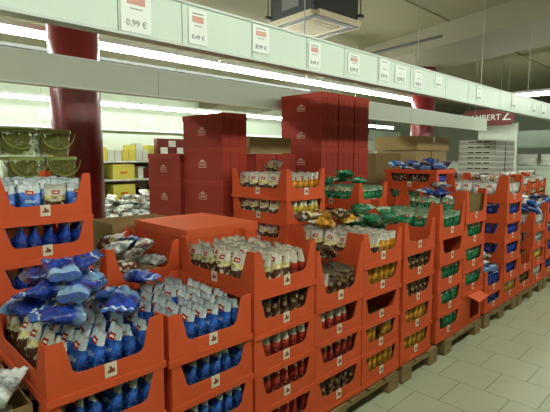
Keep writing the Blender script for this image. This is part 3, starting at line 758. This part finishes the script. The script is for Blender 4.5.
packrow(3.3, 4.5, 6.33, 1.176, .09, .2, ['whitecard','signred','black','whitecard'], 'small dark and white pack right of the yellow carton', 'packs right of the yellow carton')
packrow(1.95, 2.85, 6.33, .876, .12, .22, ['yellowcard','whitecard','signred','black'], 'small pack on the third board of the background shelf', 'packs on the third board of the background shelf')
packrow(3.3, 4.5, 6.33, .876, .12, .2, ['black','yellowcard','whitecard'], 'small dark pack right of the lower yellow carton', 'packs right of the lower yellow carton')
packrow(1.95, 4.5, 6.33, .526, .15, .25, ['whitecard','yellowcard'], 'pack on the fourth board of the background shelf', 'packs on the fourth board of the background shelf')
for z, l in ((1.176,'upper'),(.876,'lower')):
    t = thing('yellow_carton', l+' yellow carton with orange print on the background shelf', 'carton', (3.07, 6.32, z))
    ob('carton_body', boxmesh('yellow_body', 'yellowcard', (-.17,.17,0,.3,0,.22)), t); ob('orange_print', boxmesh('yellow_print', 'orangeprint', (-.06,.05,-.002,0,.08,.11)), t)
# dark framed displays of round white biscuits
for i, (x, z) in enumerate(((3.70,1.53),(3.70,1.29),(3.70,1.05))):
    t = thing('biscuit_display', 'dark red and white biscuit display %s behind the short dark red cartons' % ['top','middle','low'][i], 'display', (x, 5.9, z))
    ob('frame', boxmesh('display_frame', 'column', (-.3,.3,.02,.12,0,.24)), t)
    for a in range(4):
        bm = bmesh.new(); bx(bm, -.055,.055,0,.02,0,.09); ob('white_pack', mesh('display_pack', bm, 'whitecard'), t, (-.2+a*.14, 0, .02+.1*(a%2)))
closed_box('display_plinth', 'white plinth carrying the dark red biscuit displays', 'plinth', 3.38, 4.02, 5.9, 6.06, 0, 1.048, 'whitecard', 'whitecard', 0, lid=0)
t = thing('wire_basket_table', 'white display table heaped with silver white bags in the left background', 'table', (2.9, 5.2, 0))
ob('table_top', boxmesh('table_top', 'shelf', (-1.0,1.0,-.4,.4,.76,.80)), t)
for sx in (-.95,.95):
    for sy in (-.36,.36): ob('leg', boxmesh('table_leg', 'shelf', (sx-.02,sx+.02,sy-.02,sy+.02,0,.76)), t)
heap(2.75, 5.15, .79, ['silver','silver','white'], 90, 'white table in left background', .85, .34, .22, seed=30)

# far right: counters and wall units
shelf(9.5, 12.5, 7.5, 2.0, (.2,.6,1.0,1.4), 'white shop shelf far behind the brown cartons')
packrow(9.55, 12.4, 7.52, 1.426, .2, .3, ['whitecard','greytop'], 'white pack on the far shelf behind the brown cartons', 'packs on the far shelf')
for i, x in enumerate((13.0,)):
    t = thing('chest_freezer', 'long white unit standing far away at the right', 'freezer', (x+1, 3.6, 0))
    ob('cabinet', boxmesh('freezer_body', 'shelf', (-.6,.6,-2.5,2.5,0,1.3)), t)
    ob('top_rim', boxmesh('freezer_rim', 'steel', (-.63,.63,-2.53,2.53,1.3,1.36)), t)
t = thing('hanging_rail', 'broad white rail running crosswise at the far right', 'hanging rail', (12.6, 2.5, 1.74))
ob('face_panel', boxmesh('cross_face', 'beam', (-.02,0,-3.5,2.0,0,.42)), t); ob('rail_channel', boxmesh('cross_channel', 'steel', (0,.05,-3.5,2.0,0,.42)), t)
for i, y in enumerate((3.9,3.35,2.85,2.4,1.9)):
    tag(ob('white_sack', bag_mesh('sack', .45, .27, .3, 60+i, M['whitecard']), None, (11.3, y, 1.30), (0,0,PI/2)), 'white rounded sack on the far right table, number %s from the left' % ['one','two','three','four','five'][i], 'sack', 'white sacks at the far right')
t = thing('display_table', 'far right table carrying the white sacks', 'table', (11.35, 2.9, 0))
ob('table_top', boxmesh('far_top', 'shelf', (-.35,.35,-1.5,1.5,1.25,1.30)), t)
ob('panel_base', boxmesh('far_base', 'shelf', (-.3,.3,-1.4,1.4,0,1.25)), t)
t = thing('wall_speaker', 'small black loudspeaker hanging under the second rail', 'speaker', (6.2, 4.3, 1.86))
ob('cabinet', boxmesh('speaker_cab', 'black', (-.07,.07,-.08,.08,0,.30)), t); ob('bracket', boxmesh('speaker_bracket', 'darkgrey', (-.02,.02,-.02,.02,.30,.40)), t)

# ------------------------------------------------------------------ leave out bags that stay wholly hidden behind others
from mathutils.bvhtree import BVHTree
bpy.context.view_layer.update()
verts, polys, owner = [], [], []
for o in SC.objects:
    if o.type != 'MESH': continue
    mwo = o.matrix_world; base = len(verts); verts.extend([mwo @ v.co for v in o.data.vertices])
    for p in o.data.polygons: polys.append([base+k for k in p.vertices]); owner.append(o)
bvh = BVHTree.FromPolygons(verts, polys); seen = set()
mw = cam.matrix_world.to_3x3()
for off in ((0,0,0), (.35,-.35,0), (-.3,.3,0), (0,0,.25)):
    org = Vector((0,0,H))+Vector(off); st = 1.2 if off == (0,0,0) else 2.5
    for iy in range(int(110/st), int(412/st)):
        for ix in range(int(560/st)):
            d = (mw @ Vector(((ix*st+.4-275)/FPX, -(iy*st+.4-206)/FPX, -1))).normalized()
            h = bvh.ray_cast(org, d)
            if h[2] is not None: seen.add(owner[h[2]].name)
for o in ALLBAGS:
    if o.name not in seen: bpy.data.objects.remove(o)
